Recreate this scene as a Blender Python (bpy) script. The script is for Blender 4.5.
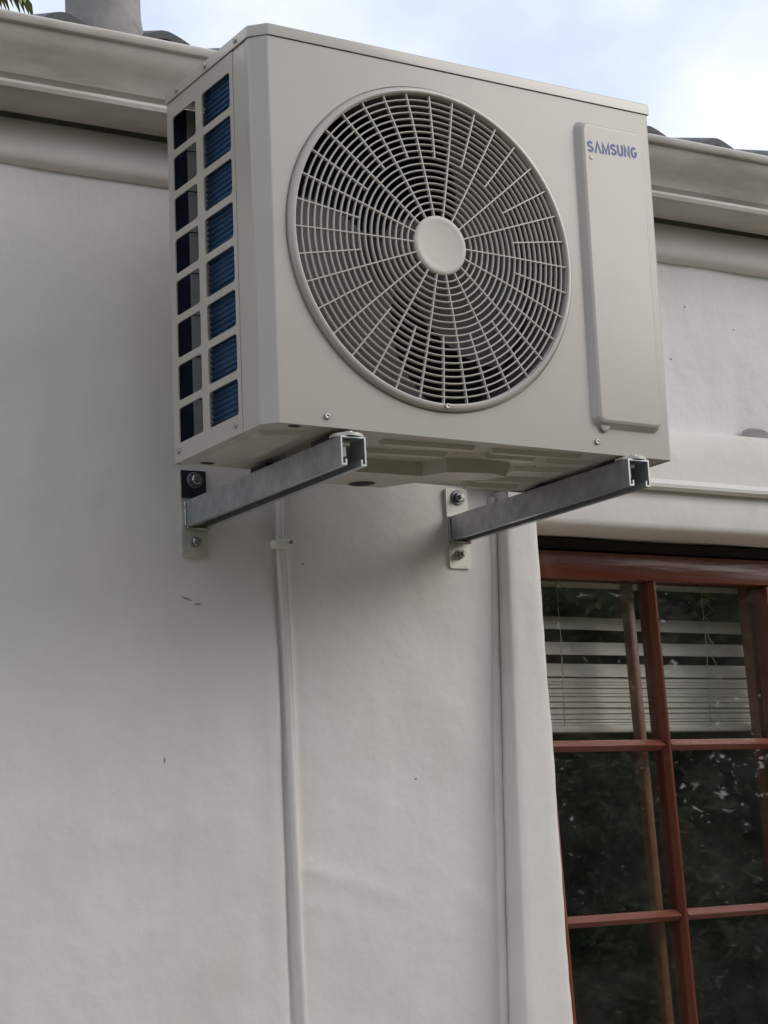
import bpy, bmesh, math, random
from mathutils import Vector, Matrix, noise
R = math.radians
random.seed(7)
for o in list(bpy.data.objects): bpy.data.objects.remove(o)
S = bpy.context.scene
COL = S.collection

# ------------------------------------------------------------------ camera
cam = bpy.data.cameras.new('camera'); camo = bpy.data.objects.new('camera', cam); COL.objects.link(camo)
cam.sensor_fit = 'VERTICAL'; cam.sensor_height = 36; cam.lens = 1956.2 / 1024 * 36
cam.clip_start = .05; cam.clip_end = 2000
camo.location = (-1.2536, -2.8262, -.6145); camo.rotation_euler = (1.7521, .0513, -.5442)
S.camera = camo

# ------------------------------------------------------------------ sky and sun (bright overcast, soft sun from the front right)
TO_SUN = Vector((.70, -.55, .46)).normalized()
w = bpy.data.worlds.new('World'); S.world = w; w.use_nodes = True
nt = w.node_tree; N = nt.nodes; L = nt.links; N.clear()
out = N.new('ShaderNodeOutputWorld'); bg = N.new('ShaderNodeBackground'); bg.inputs[1].default_value = .1
sky = N.new('ShaderNodeTexSky'); sky.sky_type = 'NISHITA'; sky.sun_disc = False
sky.sun_elevation = math.asin(TO_SUN.z); sky.sun_rotation = math.atan2(TO_SUN.x, TO_SUN.y)
tc = N.new('ShaderNodeTexCoord')
mp = N.new('ShaderNodeMapping'); mp.inputs['Scale'].default_value = (1, 1, 1.6); mp.inputs['Location'].default_value = (1.7, .4, .9)
nz = N.new('ShaderNodeTexNoise'); nz.inputs['Scale'].default_value = 3.4; nz.inputs['Detail'].default_value = 5; nz.inputs['Roughness'].default_value = .55
cr = N.new('ShaderNodeValToRGB'); cr.color_ramp.elements[0].position = .38; cr.color_ramp.elements[0].color = (.72,)*3 + (1,)
cr.color_ramp.elements[1].position = .64; cr.color_ramp.elements[1].color = (1, 1, 1, 1)
mx = N.new('ShaderNodeMix'); mx.data_type = 'RGBA'; mx.inputs[7].default_value = (10.4, 10.6, 11.3, 1)
cc = N.new('ShaderNodeValToRGB'); cc.color_ramp.elements[0].position = .34; cc.color_ramp.elements[0].color = (.73, .82, 1, 1)   # thin veil to thick cloud
cc.color_ramp.elements[1].position = .60; cc.color_ramp.elements[1].color = (.955, .97, 1, 1)
cm = N.new('ShaderNodeVectorMath'); cm.operation = 'SCALE'; cm.inputs['Scale'].default_value = 11.3
L.new(nz.outputs[0], cc.inputs[0]); L.new(cc.outputs[0], cm.inputs[0]); L.new(cm.outputs[0], mx.inputs[7])
L.new(tc.outputs['Generated'], mp.inputs[0]); L.new(mp.outputs[0], nz.inputs['Vector']); L.new(nz.outputs[0], cr.inputs[0])
L.new(cr.outputs[0], mx.inputs[0]); L.new(sky.outputs[0], mx.inputs[6]); L.new(mx.outputs[2], bg.inputs[0]); L.new(bg.outputs[0], out.inputs[0])
sl = bpy.data.lights.new('sun', 'SUN'); sl.energy = 1.3; sl.angle = R(34); sl.color = (1, .94, .87)
so = bpy.data.objects.new('sun', sl); COL.objects.link(so); so.rotation_euler = TO_SUN.to_track_quat('Z', 'Y').to_euler(); so.location = (3, -5, 6)
vs = S.view_settings; vs.view_transform = 'Standard'; vs.look = 'None'; vs.exposure = .14; vs.gamma = 1; vs.use_curve_mapping = False

# ------------------------------------------------------------------ materials
def mat(name, col, rough=.6, metal=0, var=.0, vscale=8, bump=0, bscale=60, detail=5, stretch=(1, 1, 1), col2=None, spec=.5, dirt=None, specks=None):
    m = bpy.data.materials.new(name); m.use_nodes = True
    t = m.node_tree; n = t.nodes; l = t.links; b = n['Principled BSDF']
    b.inputs['Roughness'].default_value = rough; b.inputs['Metallic'].default_value = metal
    b.inputs['Specular IOR Level'].default_value = spec
    b.inputs['Base Color'].default_value = (*col, 1)
    c = n.new('ShaderNodeTexCoord'); mpn = n.new('ShaderNodeMapping'); mpn.inputs['Scale'].default_value = stretch
    l.new(c.outputs['Object'], mpn.inputs[0]); cur = None
    if col2 is None and var: col2 = tuple(max(0, x * (1 - var)) for x in col)
    if col2:
        z = n.new('ShaderNodeTexNoise'); z.inputs['Scale'].default_value = vscale; z.inputs['Detail'].default_value = detail; z.inputs['Roughness'].default_value = .6
        l.new(mpn.outputs[0], z.inputs['Vector'])
        r = n.new('ShaderNodeValToRGB'); r.color_ramp.elements[0].position = .32; r.color_ramp.elements[1].position = .68
        r.color_ramp.elements[0].color = (*col2, 1); r.color_ramp.elements[1].color = (*col, 1)
        l.new(z.outputs[0], r.inputs[0]); cur = r.outputs[0]
        rr = n.new('ShaderNodeMapRange'); rr.inputs['To Min'].default_value = min(1, rough * 1.2); rr.inputs['To Max'].default_value = rough * .85
        l.new(z.outputs[0], rr.inputs['Value']); l.new(rr.outputs[0], b.inputs['Roughness'])
    for d in ([dirt] if dirt else []) + ([specks] if specks else []):
        dcol, dscale, lo, hi, dstretch, amount = d
        mp2 = n.new('ShaderNodeMapping'); mp2.inputs['Scale'].default_value = dstretch; mp2.inputs['Location'].default_value = (3.1, 1.7, .4)
        z2 = n.new('ShaderNodeTexNoise'); z2.inputs['Scale'].default_value = dscale; z2.inputs['Detail'].default_value = 6; z2.inputs['Roughness'].default_value = .65
        l.new(c.outputs['Object'], mp2.inputs[0]); l.new(mp2.outputs[0], z2.inputs['Vector'])
        r2 = n.new('ShaderNodeMapRange'); r2.inputs['From Min'].default_value = lo; r2.inputs['From Max'].default_value = hi; r2.inputs['To Max'].default_value = amount
        l.new(z2.outputs[0], r2.inputs['Value'])
        mm = n.new('ShaderNodeMix'); mm.data_type = 'RGBA'; l.new(r2.outputs[0], mm.inputs[0])
        if cur: l.new(cur, mm.inputs[6])
        else: mm.inputs[6].default_value = (*col, 1)
        mm.inputs[7].default_value = (*dcol, 1); cur = mm.outputs[2]
    if cur: l.new(cur, b.inputs['Base Color'])
    if bump:
        z3 = n.new('ShaderNodeTexNoise'); z3.inputs['Scale'].default_value = bscale; z3.inputs['Detail'].default_value = 6
        l.new(mpn.outputs[0], z3.inputs['Vector'])
        bp = n.new('ShaderNodeBump'); bp.inputs['Strength'].default_value = bump; bp.inputs['Distance'].default_value = .004
        l.new(z3.outputs[0], bp.inputs['Height']); l.new(bp.outputs[0], b.inputs['Normal'])
    return m
M = {}
PL = (.705, .66, .645)
M['plaster'] = mat('painted_plaster', PL, .6, col2=(.66, .63, .62), vscale=3.4, bump=.42, bscale=34, dirt=((.53, .47, .44), 3.0, .48, .76, (1, 1, .5), .5), specks=((.12, .10, .09), 26, .79, .82, (1, 1, 1), .7))
M['trim'] = mat('trim_plaster', (.72, .68, .65), .55, var=.10, vscale=5, bump=.2, bscale=50, dirt=((.45, .41, .36), 4.0, .52, .8, (1, 1, 1), .5))
M['gutter'] = mat('gutter_paint', (.52, .49, .45), .5, var=.2, vscale=5, bump=.08, bscale=40, dirt=((.22, .195, .155), 8, .46, .72, (.5, 1, 2.6), .55), specks=((.08, .07, .06), 34, .70, .76, (1, 1, 1), .8))
M['acpaint'] = mat('cabinet_paint', (.402, .374, .334), .32, var=.05, vscale=3, bump=.02, bscale=300, dirt=((.34, .325, .29), 7, .50, .8, (1, 1, 1), .45))
for nd in (M['acpaint'].node_tree.nodes['Principled BSDF'],): nd.inputs['Coat Weight'].default_value = .4; nd.inputs['Coat Roughness'].default_value = .12
M['acgrille'] = mat('grille_plastic', (.51, .48, .435), .42, var=.05, vscale=6)
M['base'] = mat('base_pan_paint', (.43, .40, .36), .28, var=.14, vscale=9, dirt=((.22, .185, .15), 14, .56, .76, (1, 1, 1), .5))
M['galv'] = mat('galvanised_steel', (.50, .53, .545), .33, .75, var=.34, vscale=26, detail=3, stretch=(1, 1, 1), dirt=((.28, .29, .30), 30, .55, .7, (1, 1, 1), .5))
M['plate'] = mat('zinc_plate', (.60, .60, .54), .5, .45, var=.22, vscale=30, dirt=((.30, .24, .18), 40, .58, .74, (1, 1, 1), .6))
M['steel'] = mat('bolt_steel', (.42, .41, .38), .38, 1, var=.25, vscale=120)
M['darkzinc'] = mat('dark_zinc', (.20, .22, .23), .45, .8, var=.3, vscale=40)
M['darkplate'] = mat('near_black_plate', (.035, .045, .055), .4, .6, var=.3, vscale=40)
M['rubber'] = mat('black_rubber', (.018, .018, .018), .75, var=.3, vscale=40)
M['black'] = mat('black_void', (.01, .01, .012), .8)
M['blade'] = mat('fan_blade_plastic', (.21, .195, .178), .5, var=.15, vscale=10)
M['shroud'] = mat('fan_shroud', (.22, .21, .19), .55, var=.1, vscale=8)
M['coil'] = mat('blue_coil_fins', (.006, .068, .180), .38, .3, var=.6, vscale=9, stretch=(1, .5, 14), bump=.5, bscale=70)
M['rearcoil'] = mat('rear_coil_fins', (.16, .175, .21), .5, .2, var=.4, vscale=30, stretch=(8, 1, 1))
M['darksheet'] = mat('dark_inner_sheet', (.016, .024, .05), .6, .2, var=.4, vscale=30, stretch=(8, 1, 1))
M['inner'] = mat('inner_sheet_metal', (.50, .49, .47), .5, .3, var=.15, vscale=20)
M['blue'] = mat('blue_print', (.028, .065, .24), .4)
M['white'] = mat('white_cap', (.74, .73, .70), .4)
M['wood'] = mat('varnished_red_wood', (.175, .045, .026), .24, vscale=6, stretch=(1, 1, .10), col2=(.115, .028, .017), bump=.3, bscale=70, dirt=((.34, .15, .10), 10, .54, .74, (1, 1, 1), .5))
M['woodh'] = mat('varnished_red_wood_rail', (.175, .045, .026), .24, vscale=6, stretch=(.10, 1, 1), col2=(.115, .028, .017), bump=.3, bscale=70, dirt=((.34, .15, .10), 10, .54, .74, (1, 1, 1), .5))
M['barwood'] = mat('skylit_red_wood', (.22, .072, .050), .26, vscale=6, stretch=(.1, 1, 1), col2=(.17, .055, .04), bump=.22, bscale=70)  # red wood lightened to paint in sky light on the horizontal bars
M['innerwood'] = mat('lit_inner_wood', (.25, .075, .045), .36, vscale=6, stretch=(1, 1, .1), col2=(.17, .06, .035))  # same red wood, paler: the light on the inner bars is in the colour
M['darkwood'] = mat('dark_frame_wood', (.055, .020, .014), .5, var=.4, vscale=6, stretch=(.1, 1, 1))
M['slat'] = mat('blind_slat', (.86, .83, .75), .5, var=.06, vscale=20)
M['cord'] = mat('blind_cord', (.7, .68, .6), .7)
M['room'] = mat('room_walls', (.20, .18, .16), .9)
M['tile'] = mat('roof_tile', (.075, .082, .085), .6, var=.4, vscale=24, bump=.4, bscale=70, dirt=((.14, .15, .12), 18, .55, .72, (1, 1, 1), .6))
M['pipe'] = mat('cement_pipe', (.30, .285, .275), .8, var=.25, vscale=16, bump=.3, bscale=60, dirt=((.15, .14, .13), 22, .54, .72, (1, 1, .6), .7))
M['chip'] = mat('bare_plaster_chip', (.30, .25, .22), .9, var=.4, vscale=200)
M['bark'] = mat('bark', (.10, .075, .05), .9, var=.4, vscale=14, bump=.5, bscale=30)
M['leaf'] = mat('leaf_green', (.12, .18, .05), .30, col2=(.05, .08, .025), vscale=3)
M['frond'] = mat('frond_leaf', (.36, .33, .09), .5, col2=(.16, .19, .05), vscale=5)
M['grass'] = mat('lawn', (.085, .12, .035), .9, var=.5, vscale=3, bump=.5, bscale=80)
M['paving'] = mat('concrete_paving', (.42, .35, .28), .85, var=.25, vscale=3, bump=.2, bscale=60)
def glass():
    m = bpy.data.materials.new('window_glass'); m.use_nodes = True
    t = m.node_tree; n = t.nodes; l = t.links; n.remove(n['Principled BSDF'])
    o = n['Material Output']; tr = n.new('ShaderNodeBsdfTransparent'); tr.inputs[0].default_value = (.955, .96, .95, 1)
    g = n.new('ShaderNodeBsdfGlossy'); g.inputs['Roughness'].default_value = .015
    ge = n.new('ShaderNodeNewGeometry'); dt = n.new('ShaderNodeVectorMath'); dt.operation = 'DOT_PRODUCT'; l.new(ge.outputs['Incoming'], dt.inputs[0]); l.new(ge.outputs['Normal'], dt.inputs[1])
    def mth(op, a, b=None):
        q = n.new('ShaderNodeMath'); q.operation = op
        for i, v in enumerate((a, b)):
            if v is None: continue
            if isinstance(v, (int, float)): q.inputs[i].default_value = v
            else: l.new(v, q.inputs[i])
        return q.outputs[0]
    sch = mth('ADD', mth('MULTIPLY', mth('POWER', mth('SUBTRACT', 1.0, mth('ABSOLUTE', dt.outputs['Value'])), 5.0), .915), .085)   # mirror share of a pane face (Schlick)
    z = n.new('ShaderNodeTexNoise'); z.inputs['Scale'].default_value = 6; z.inputs['Detail'].default_value = 2
    c = n.new('ShaderNodeTexCoord'); l.new(c.outputs['Object'], z.inputs['Vector'])
    b = n.new('ShaderNodeBump'); b.inputs['Strength'].default_value = .035; b.inputs['Distance'].default_value = .004
    l.new(z.outputs[0], b.inputs['Height']); l.new(b.outputs[0], g.inputs['Normal'])
    x = n.new('ShaderNodeMixShader'); l.new(sch, x.inputs[0]); l.new(tr.outputs[0], x.inputs[1]); l.new(g.outputs[0], x.inputs[2]); # thin film of dust on the glass
    df = n.new('ShaderNodeBsdfDiffuse'); df.inputs[0].default_value = (.55, .52, .47, 1)
    z4 = n.new('ShaderNodeTexNoise'); z4.inputs['Scale'].default_value = 9; z4.inputs['Detail'].default_value = 8; l.new(c.outputs['Object'], z4.inputs['Vector'])
    r4 = n.new('ShaderNodeMapRange'); r4.inputs['From Min'].default_value = .35; r4.inputs['From Max'].default_value = .75; r4.inputs['To Min'].default_value = .003; r4.inputs['To Max'].default_value = .026; l.new(z4.outputs[0], r4.inputs['Value'])
    x2 = n.new('ShaderNodeMixShader'); l.new(r4.outputs[0], x2.inputs[0]); l.new(x.outputs[0], x2.inputs[1]); l.new(df.outputs[0], x2.inputs[2]); l.new(x2.outputs[0], o.inputs[0])
    return m
M['glass'] = glass()

# ------------------------------------------------------------------ helpers
ORG = {}
def thing(name, label, cat, org=(0, 0, 0), rot=None, group=None):
    o = bpy.data.objects.new(name, None); COL.objects.link(o); o.location = org; o.empty_display_size = .05
    if rot: o.rotation_euler = rot
    o['label'] = label; o['category'] = cat
    if group: o['group'] = group
    ORG[o] = Vector(org); return o
def link(name, me, material, parent=None, loc=None):
    o = bpy.data.objects.new(name, me); COL.objects.link(o)
    if material and not me.materials: me.materials.append(M[material])
    if parent: o.parent = parent; ORG[o] = ORG[parent]
    else: ORG[o] = Vector((0, 0, 0))
    if loc is not None: o.location = loc
    return o
def mesh(name, V, F, material, parent=None, smooth=False, weld=0):
    """verts in scene coordinates (for a thing's parts: before the thing's own small rotation)"""
    og = ORG[parent] if parent else Vector((0, 0, 0))
    me = bpy.data.meshes.new(name)
    me.from_pydata([tuple(Vector(v) - og) for v in V], [], F); 
    bm = bmesh.new(); bm.from_mesh(me)
    if weld: bmesh.ops.remove_doubles(bm, verts=bm.verts, dist=weld)
    bmesh.ops.recalc_face_normals(bm, faces=bm.faces)
    bm.to_mesh(me); bm.free()
    if smooth:
        for p in me.polygons: p.use_smooth = True
        if smooth != 'all':
            try: me.set_sharp_from_angle(angle=R(smooth if smooth is not True else 35))
            except Exception: pass
    return link(name, me, material, parent)
def boxvf(x0, x1, y0, y1, z0, z1):
    V = [(x, y, z) for x in (x0, x1) for y in (y0, y1) for z in (z0, z1)]
    return V, [(0, 1, 3, 2), (4, 6, 7, 5), (0, 4, 5, 1), (2, 3, 7, 6), (0, 2, 6, 4), (1, 5, 7, 3)]
def box(name, material, parent, x0, x1, y0, y1, z0, z1, bevel=0, seg=2, fn=None):
    og = ORG[parent] if parent else Vector((0, 0, 0))
    V, F = boxvf(x0, x1, y0, y1, z0, z1)
    bm = bmesh.new(); vs_ = [bm.verts.new(v) for v in V]
    for f in F: bm.faces.new([vs_[i] for i in f])
    bmesh.ops.recalc_face_normals(bm, faces=bm.faces)
    if bevel: bmesh.ops.bevel(bm, geom=list(bm.edges), offset=bevel, segments=seg, profile=.5, affect='EDGES')
    for v in bm.verts:
        if fn: v.co = Vector(fn(v.co))
        v.co -= og
    me = bpy.data.meshes.new(name); bm.to_mesh(me); bm.free()
    if bevel:
        for p in me.polygons: p.use_smooth = True
        try: me.set_sharp_from_angle(angle=R(40))
        except Exception: pass
    return link(name, me, material, parent)
def tubevf(pts, rads, n=12, cap=True, V=None, F=None):
    V = [] if V is None else V; F = [] if F is None else F
    pts = [Vector(p) for p in pts]; base = len(V); prev = None
    for i, p in enumerate(pts):
        t = (pts[min(i + 1, len(pts) - 1)] - pts[max(i - 1, 0)]).normalized()
        if prev is None:
            a = Vector((0, 0, 1)) if abs(t.z) < .9 else Vector((1, 0, 0)); u = t.cross(a).normalized()
        else: u = (prev - t * prev.dot(t)).normalized()
        prev = u; v = t.cross(u)
        r = rads[i] if isinstance(rads, (list, tuple)) else rads
        for k in range(n):
            a = 2 * math.pi * k / n; V.append(tuple(p + u * math.cos(a) * r + v * math.sin(a) * r))
    for i in range(len(pts) - 1):
        for k in range(n):
            F.append((base + i*n + k, base + i*n + (k+1) % n, base + (i+1)*n + (k+1) % n, base + (i+1)*n + k))
    if cap: F.append(tuple(base + k for k in range(n))[::-1]); F.append(tuple(base + (len(pts)-1)*n + k for k in range(n)))
    return V, F
def lathe_y(prof, cx, cz, n=96, closed=False):
    """profile of (radius, y) turned about a line along y"""
    V, F = [], []; m = len(prof)
    for k in range(n):
        a = 2*math.pi*k/n
        for r, y in prof: V.append((cx + r*math.cos(a), y, cz + r*math.sin(a)))
    for k in range(n):
        k2 = (k+1) % n
        for j in range(m if closed else m-1):
            j2 = (j+1) % m
            F.append((k*m+j, k2*m+j, k2*m+j2, k*m+j2))
    return V, F
def extrude_x(prof, x0, x1, n=1, closed=False, fn=None):
    V, F = [], []; m = len(prof)
    for i in range(n+1):
        x = x0 + (x1-x0)*i/n
        for y, z in prof: V.append(fn(x, y, z) if fn else (x, y, z))
    for i in range(n):
        for j in range(m if closed else m-1):
            F.append((i*m+j, (i+1)*m+j, (i+1)*m+(j+1) % m, i*m+(j+1) % m))
    if closed: F.append(tuple(range(m))); F.append(tuple(n*m+j for j in range(m))[::-1])
    return V, F
def rrect(u0, u1, v0, v1, r, n=5):
    P = []
    for cx, cy, a0 in ((u1-r, v1-r, 0), (u0+r, v1-r, 90), (u0+r, v0+r, 180), (u1-r, v0+r, 270)):
        for k in range(n): a = R(a0 + 90*k/(n-1)); P.append((cx + r*math.cos(a), cy + r*math.sin(a)))
    return P
def disc_mesh(name, r, h, n=14, dome=.3, slot=True):
    """screw or cap head: axis -y, base at origin"""
    prof = [(r, 0), (r, -h*.55), (r*.86, -h*.9), (r*.45, -h), (r*.40, -h*(.75 if slot else 1)), (0.0001, -h*(.72 if slot else 1.02))]
    V, F = lathe_y(prof, 0, 0, n)
    me = bpy.data.meshes.new(name); me.from_pydata(V, [], F)
    bm = bmesh.new(); bm.from_mesh(me); bmesh.ops.recalc_face_normals(bm, faces=bm.faces); bm.to_mesh(me); bm.free()
    for p in me.polygons: p.use_smooth = True
    return me

# ------------------------------------------------------------------ setting
GZ = -2.25
V, F = boxvf(-300, 300, -300, 300, GZ-.5, GZ); g = mesh('ground', V, F, 'grass'); g['kind'] = 'structure'
g = box('paving', 'paving', None, -6, 8, -2.6, -.001, GZ-.1, GZ+.03, .01); g['kind'] = 'structure'

# ------------------------------------------------------------------ house
house = thing('house', 'white plastered cottage wall with eaves gutter and red-framed window', 'house', (0, 0, GZ))
OX0, OX1, OZ0, OZ1 = .792, 2.14, -1.40, -.012   # window opening
def seg_d(px, pz, a, b):
    ax, az = a; bx, bz = b; dx, dz = bx-ax, bz-az; t = max(0, min(1, ((px-ax)*dx + (pz-az)*dz)/(dx*dx+dz*dz)))
    return math.hypot(px-ax-t*dx, pz-az-t*dz), t
ridges = [((.300, -.600), (.50, -.665), .0035, .010), ((.31, -.665), (.37, -.672), .002, .008), ((.62, -.655), (.665, -.69), .003, .007), ((-.05, -.55), (.2, -.52), .0015, .02), ((.45, -.3), (.47, -.55), .0012, .015)]
def wy(x, z):
    """hand-plastered wall: uneven by a few millimetres"""
    y = .0045*noise.noise((x*2.3, 3.1, z*2.0)) + .0030*noise.noise((x*8, 9.7, z*6)) + .0012*noise.noise((x*16, 2.7, z*11)) + .0008*noise.noise((x*25, 1.7, z*22))
    for a, b, h, wd in ridges:
        d, t = seg_d(x, z, a, b)
        if d < wd*3: y -= h*math.exp(-(d/wd)**2)*(1-.5*t)
    xx = x + .003*math.sin(z*5); fade = 1/(1+math.exp((z+.12)*30))
    y += fade*(.0075*math.exp(-((xx-.2775)/.0052)**2) - .0080*math.exp(-((xx-.2915)/.0065)**2) - .003*math.exp(-((xx-.255)/.02)**2))   # plaster swelling along the old cable
    y -= .0035*math.exp(-((x-.705+.05*(-.03-z))/.02)**2)*(1/(1+math.exp((z+.0)*30)))
    return y
def lin(a, b, st): n = max(1, round((b-a)/st)); return [a + (b-a)*i/n for i in range(n)]
xs = lin(-2.4, -.45, .12) + lin(-.45, .245, .012) + lin(.245, .325, .004) + lin(.325, OX0, .012) + lin(OX0, 1.55, .015) + lin(1.55, OX1, .1) + lin(OX1, 3.4, .12) + [3.4]
zs = lin(GZ, OZ0, .1) + lin(OZ0, -1.0, .06) + lin(-1.0, OZ1, .012) + lin(OZ1, .60, .012) + [.60, .72]
V = []; F = []; nx = len(xs)
for z in zs:
    for x in xs: V.append((x, wy(x, z), z))
for j in range(len(zs)-1):
    for i in range(nx-1):
        cx, cz = (xs[i]+xs[i+1])/2, (zs[j]+zs[j+1])/2
        if OX0 < cx < OX1 and OZ0 < cz < OZ1: continue
        F.append((j*nx+i, j*nx+i+1, (j+1)*nx+i+1, (j+1)*nx+i))
mesh('wall', V, F, 'plaster', house, smooth='all')
# chips and scratches in the paint
rnd = random.Random(21)
for (cx, cz, lx, lz, rot) in ((.0643, -.4257, .0022, .006, .2), (.5289, -.4648, .004, .0025, 0), (.327, -.104, .0026, .0026, 0), (.112, -.168, .016, .0018, -.35), (.131, -.176, .010, .0016, .1), (1.21, .44, .003, .0025, 0), (1.165, .33, .003, .003, 0), (1.33, .405, .003, .002, 0)):
    P = []
    for k in range(9):
        a = 2*math.pi*k/9; q = rnd.uniform(.45, .85); u, v = lx*q*math.cos(a), lz*q*math.sin(a); x, z = cx+u*math.cos(rot)-v*math.sin(rot), cz+u*math.sin(rot)+v*math.cos(rot); P.append((x, wy(x, z)-.0006, z))
    P += [(x, y+.004, z) for x, y, z in P]
    mesh('paint_chip', P, [tuple(range(9))] + [(k, (k+1) % 9, 9+(k+1) % 9, 9+k) for k in range(9)], 'chip', house)
# outer shell behind: side walls, back wall and the dark room behind the window
V, F = [], []
for b in ((-2.4, -2.2, .02, 4.5, GZ, .7), (3.2, 3.4, .02, 4.5, GZ, .7), (-2.4, 3.4, 4.5, 4.7, GZ, .7)):
    v, f = boxvf(*b); k = len(V); V += v; F += [tuple(i+k for i in q) for q in f]
mesh('outer_wall', V, F, 'plaster', house)
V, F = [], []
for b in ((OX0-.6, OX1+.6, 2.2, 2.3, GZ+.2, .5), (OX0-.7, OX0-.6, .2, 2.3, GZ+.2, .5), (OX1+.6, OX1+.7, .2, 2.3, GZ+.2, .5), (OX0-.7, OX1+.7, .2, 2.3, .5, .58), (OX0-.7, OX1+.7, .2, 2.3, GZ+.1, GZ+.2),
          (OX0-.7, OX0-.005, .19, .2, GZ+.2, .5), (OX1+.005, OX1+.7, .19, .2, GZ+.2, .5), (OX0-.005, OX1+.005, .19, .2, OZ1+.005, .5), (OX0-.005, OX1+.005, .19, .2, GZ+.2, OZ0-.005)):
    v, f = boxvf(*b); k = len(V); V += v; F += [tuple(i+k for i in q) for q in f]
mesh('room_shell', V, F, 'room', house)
# reveal of the opening: soffit and jambs with uneven plaster
rv = .19
V, F = [], []
def strip(pa, pb, n):
    k = len(V)
    for i in range(n+1):
        t = i/n
        for j in range(5):
            s = j/4; p = Vector(pa).lerp(Vector(pb), t); y = -.024 + (rv+.024)*s
            q = .003*noise.noise((p.x*6, y*6+4, p.z*6)); V.append((p.x + (q if pa[0] == pb[0] else 0), y, p.z + (q if pa[0] != pb[0] else 0)))
    for i in range(n):
        for j in range(4): F.append((k+i*5+j, k+(i+1)*5+j, k+(i+1)*5+j+1, k+i*5+j+1))
strip((OX0, 0, OZ0-.01), (OX0, 0, OZ1+.006), 60); strip((OX0-.006, 0, OZ1), (OX1+.006, 0, OZ1), 60); strip((OX1, 0, OZ1+.006), (OX1, 0, OZ0-.01), 30)
mesh('window_reveal', V, F, 'trim', house, smooth='all')
# raised plaster surround, left: its outer edge runs out of plumb and it grows prouder towards the ground
V, F = [], []; nz_ = 110
for i in range(nz_+1):
    z = .04 + (-1.46-.04)*i/nz_; t = (-.03-z)/.85
    xl = .726 - .040*t + .0022*noise.noise((1, 2, z*9)); d = .030 + .020*t; xr = .800 - .008*t + .0030*noise.noise((4, 1, z*6)) + .0012*noise.noise((4, 1, z*25))
    r = .008
    prof = [(xl-.003, .012), (xl, -d+r), (xl+r*.3, -d+r*.3), (xl+r, -d)]
    for s in (.2, .4, .6, .8): prof.append((xl+r+(xr-xl-2.6*r)*s, -d - .0012*noise.noise((s*5, z*7, 3))))
    prof += [(xr-r*1.6, -d), (xr-r*.5, -d+r*.35), (xr, -d+r*1.4), (xr+.001, .03)]
    for x, y in prof: V.append((x, y, z))
m_ = len(prof)
for i in range(nz_):
    for j in range(m_-1): F.append((i*m_+j, (i+1)*m_+j, (i+1)*m_+j+1, i*m_+j+1))
mesh('window_surround', V, F, 'trim', house, smooth='all')
pts = []
for i in range(60):
    z = .03 - 1.45*i/59; t = (-.03-z)/.85; pts.append((.726-.040*t-.0095+.0015*noise.noise((7, 2, z*8)), -.0015, z))
V, F = tubevf(pts, [.0085+.0012*noise.noise((p[2]*6, 4, 4)) for p in pts], 12); mesh('plaster_bead', V, F, 'trim', house, smooth='all')
def wav(a, sc): return lambda x, y, z: (x, y + a*noise.noise((x*sc, y*9, z*9)), z + a*noise.noise((x*sc+7, y*9, z*9)))
# plaster lintel under a projecting band
V, F = extrude_x([(.02, .068), (-.030, .068), (-.031, .03), (-.0305, -.003), (-.0290, -.0105), (-.0245, -.0150), (-.0175, -.0172), (-.004, -.0182), (.06, -.0188)], .735, 2.5, 140, fn=wav(.0022, 6))
mesh('lintel', V, F, 'trim', house, smooth='all')
V, F = extrude_x([(.02, .183), (-.036, .178), (-.043, .1735), (-.045, .168), (-.046, .120), (-.046, .078), (-.050, .074), (-.053, .068), (-.052, .062), (-.046, .0585), (-.02, .0595), (.02, .060)], .70, 2.6, 130, True, fn=wav(.0013, 5))
mesh('lintel_band', V, F, 'trim', house, smooth=True)
# flaked patch where the band meets the wall
V = []; n = 22
for k in range(n):
    a = 2*math.pi*k/n; r = .034*(1+.3*noise.noise((math.cos(a)*2, math.sin(a)*2, 5)))
    V.append((1.362+r*1.3*math.cos(a), -.0085, .183+r*.62*math.sin(a)))
V += [(1.362+(v[0]-1.362)*.8, -.0135, .183+(v[2]-.183)*.8) for v in V[:n]]
F = [(k, (k+1) % n, n+(k+1) % n, n+k) for k in range(n)] + [tuple(range(n, 2*n))]
mesh('plaster_flake', V, F, 'pipe', house, smooth=True)
V, F = extrude_x([(.05, OZ0+.02), (-.10, OZ0-.01), (-.105, OZ0-.03), (-.10, OZ0-.07), (.02, OZ0-.07)], .66, 2.28, 30, True)
mesh('window_sill', V, F, 'trim', house, smooth=True)
# soft plaster band under the gutter
V, F = extrude_x([(.03, .5965), (-.0210, .5965), (-.0230, .594), (-.0235, .580), (-.0240, .550), (-.0235, .540), (-.0215, .5335), (-.016, .5285), (-.006, .525), (.03, .523)], -2.5, 3.5, 300, fn=wav(.0022, 4))
mesh('eaves_band', V, F, 'trim', house, smooth='all')
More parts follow.
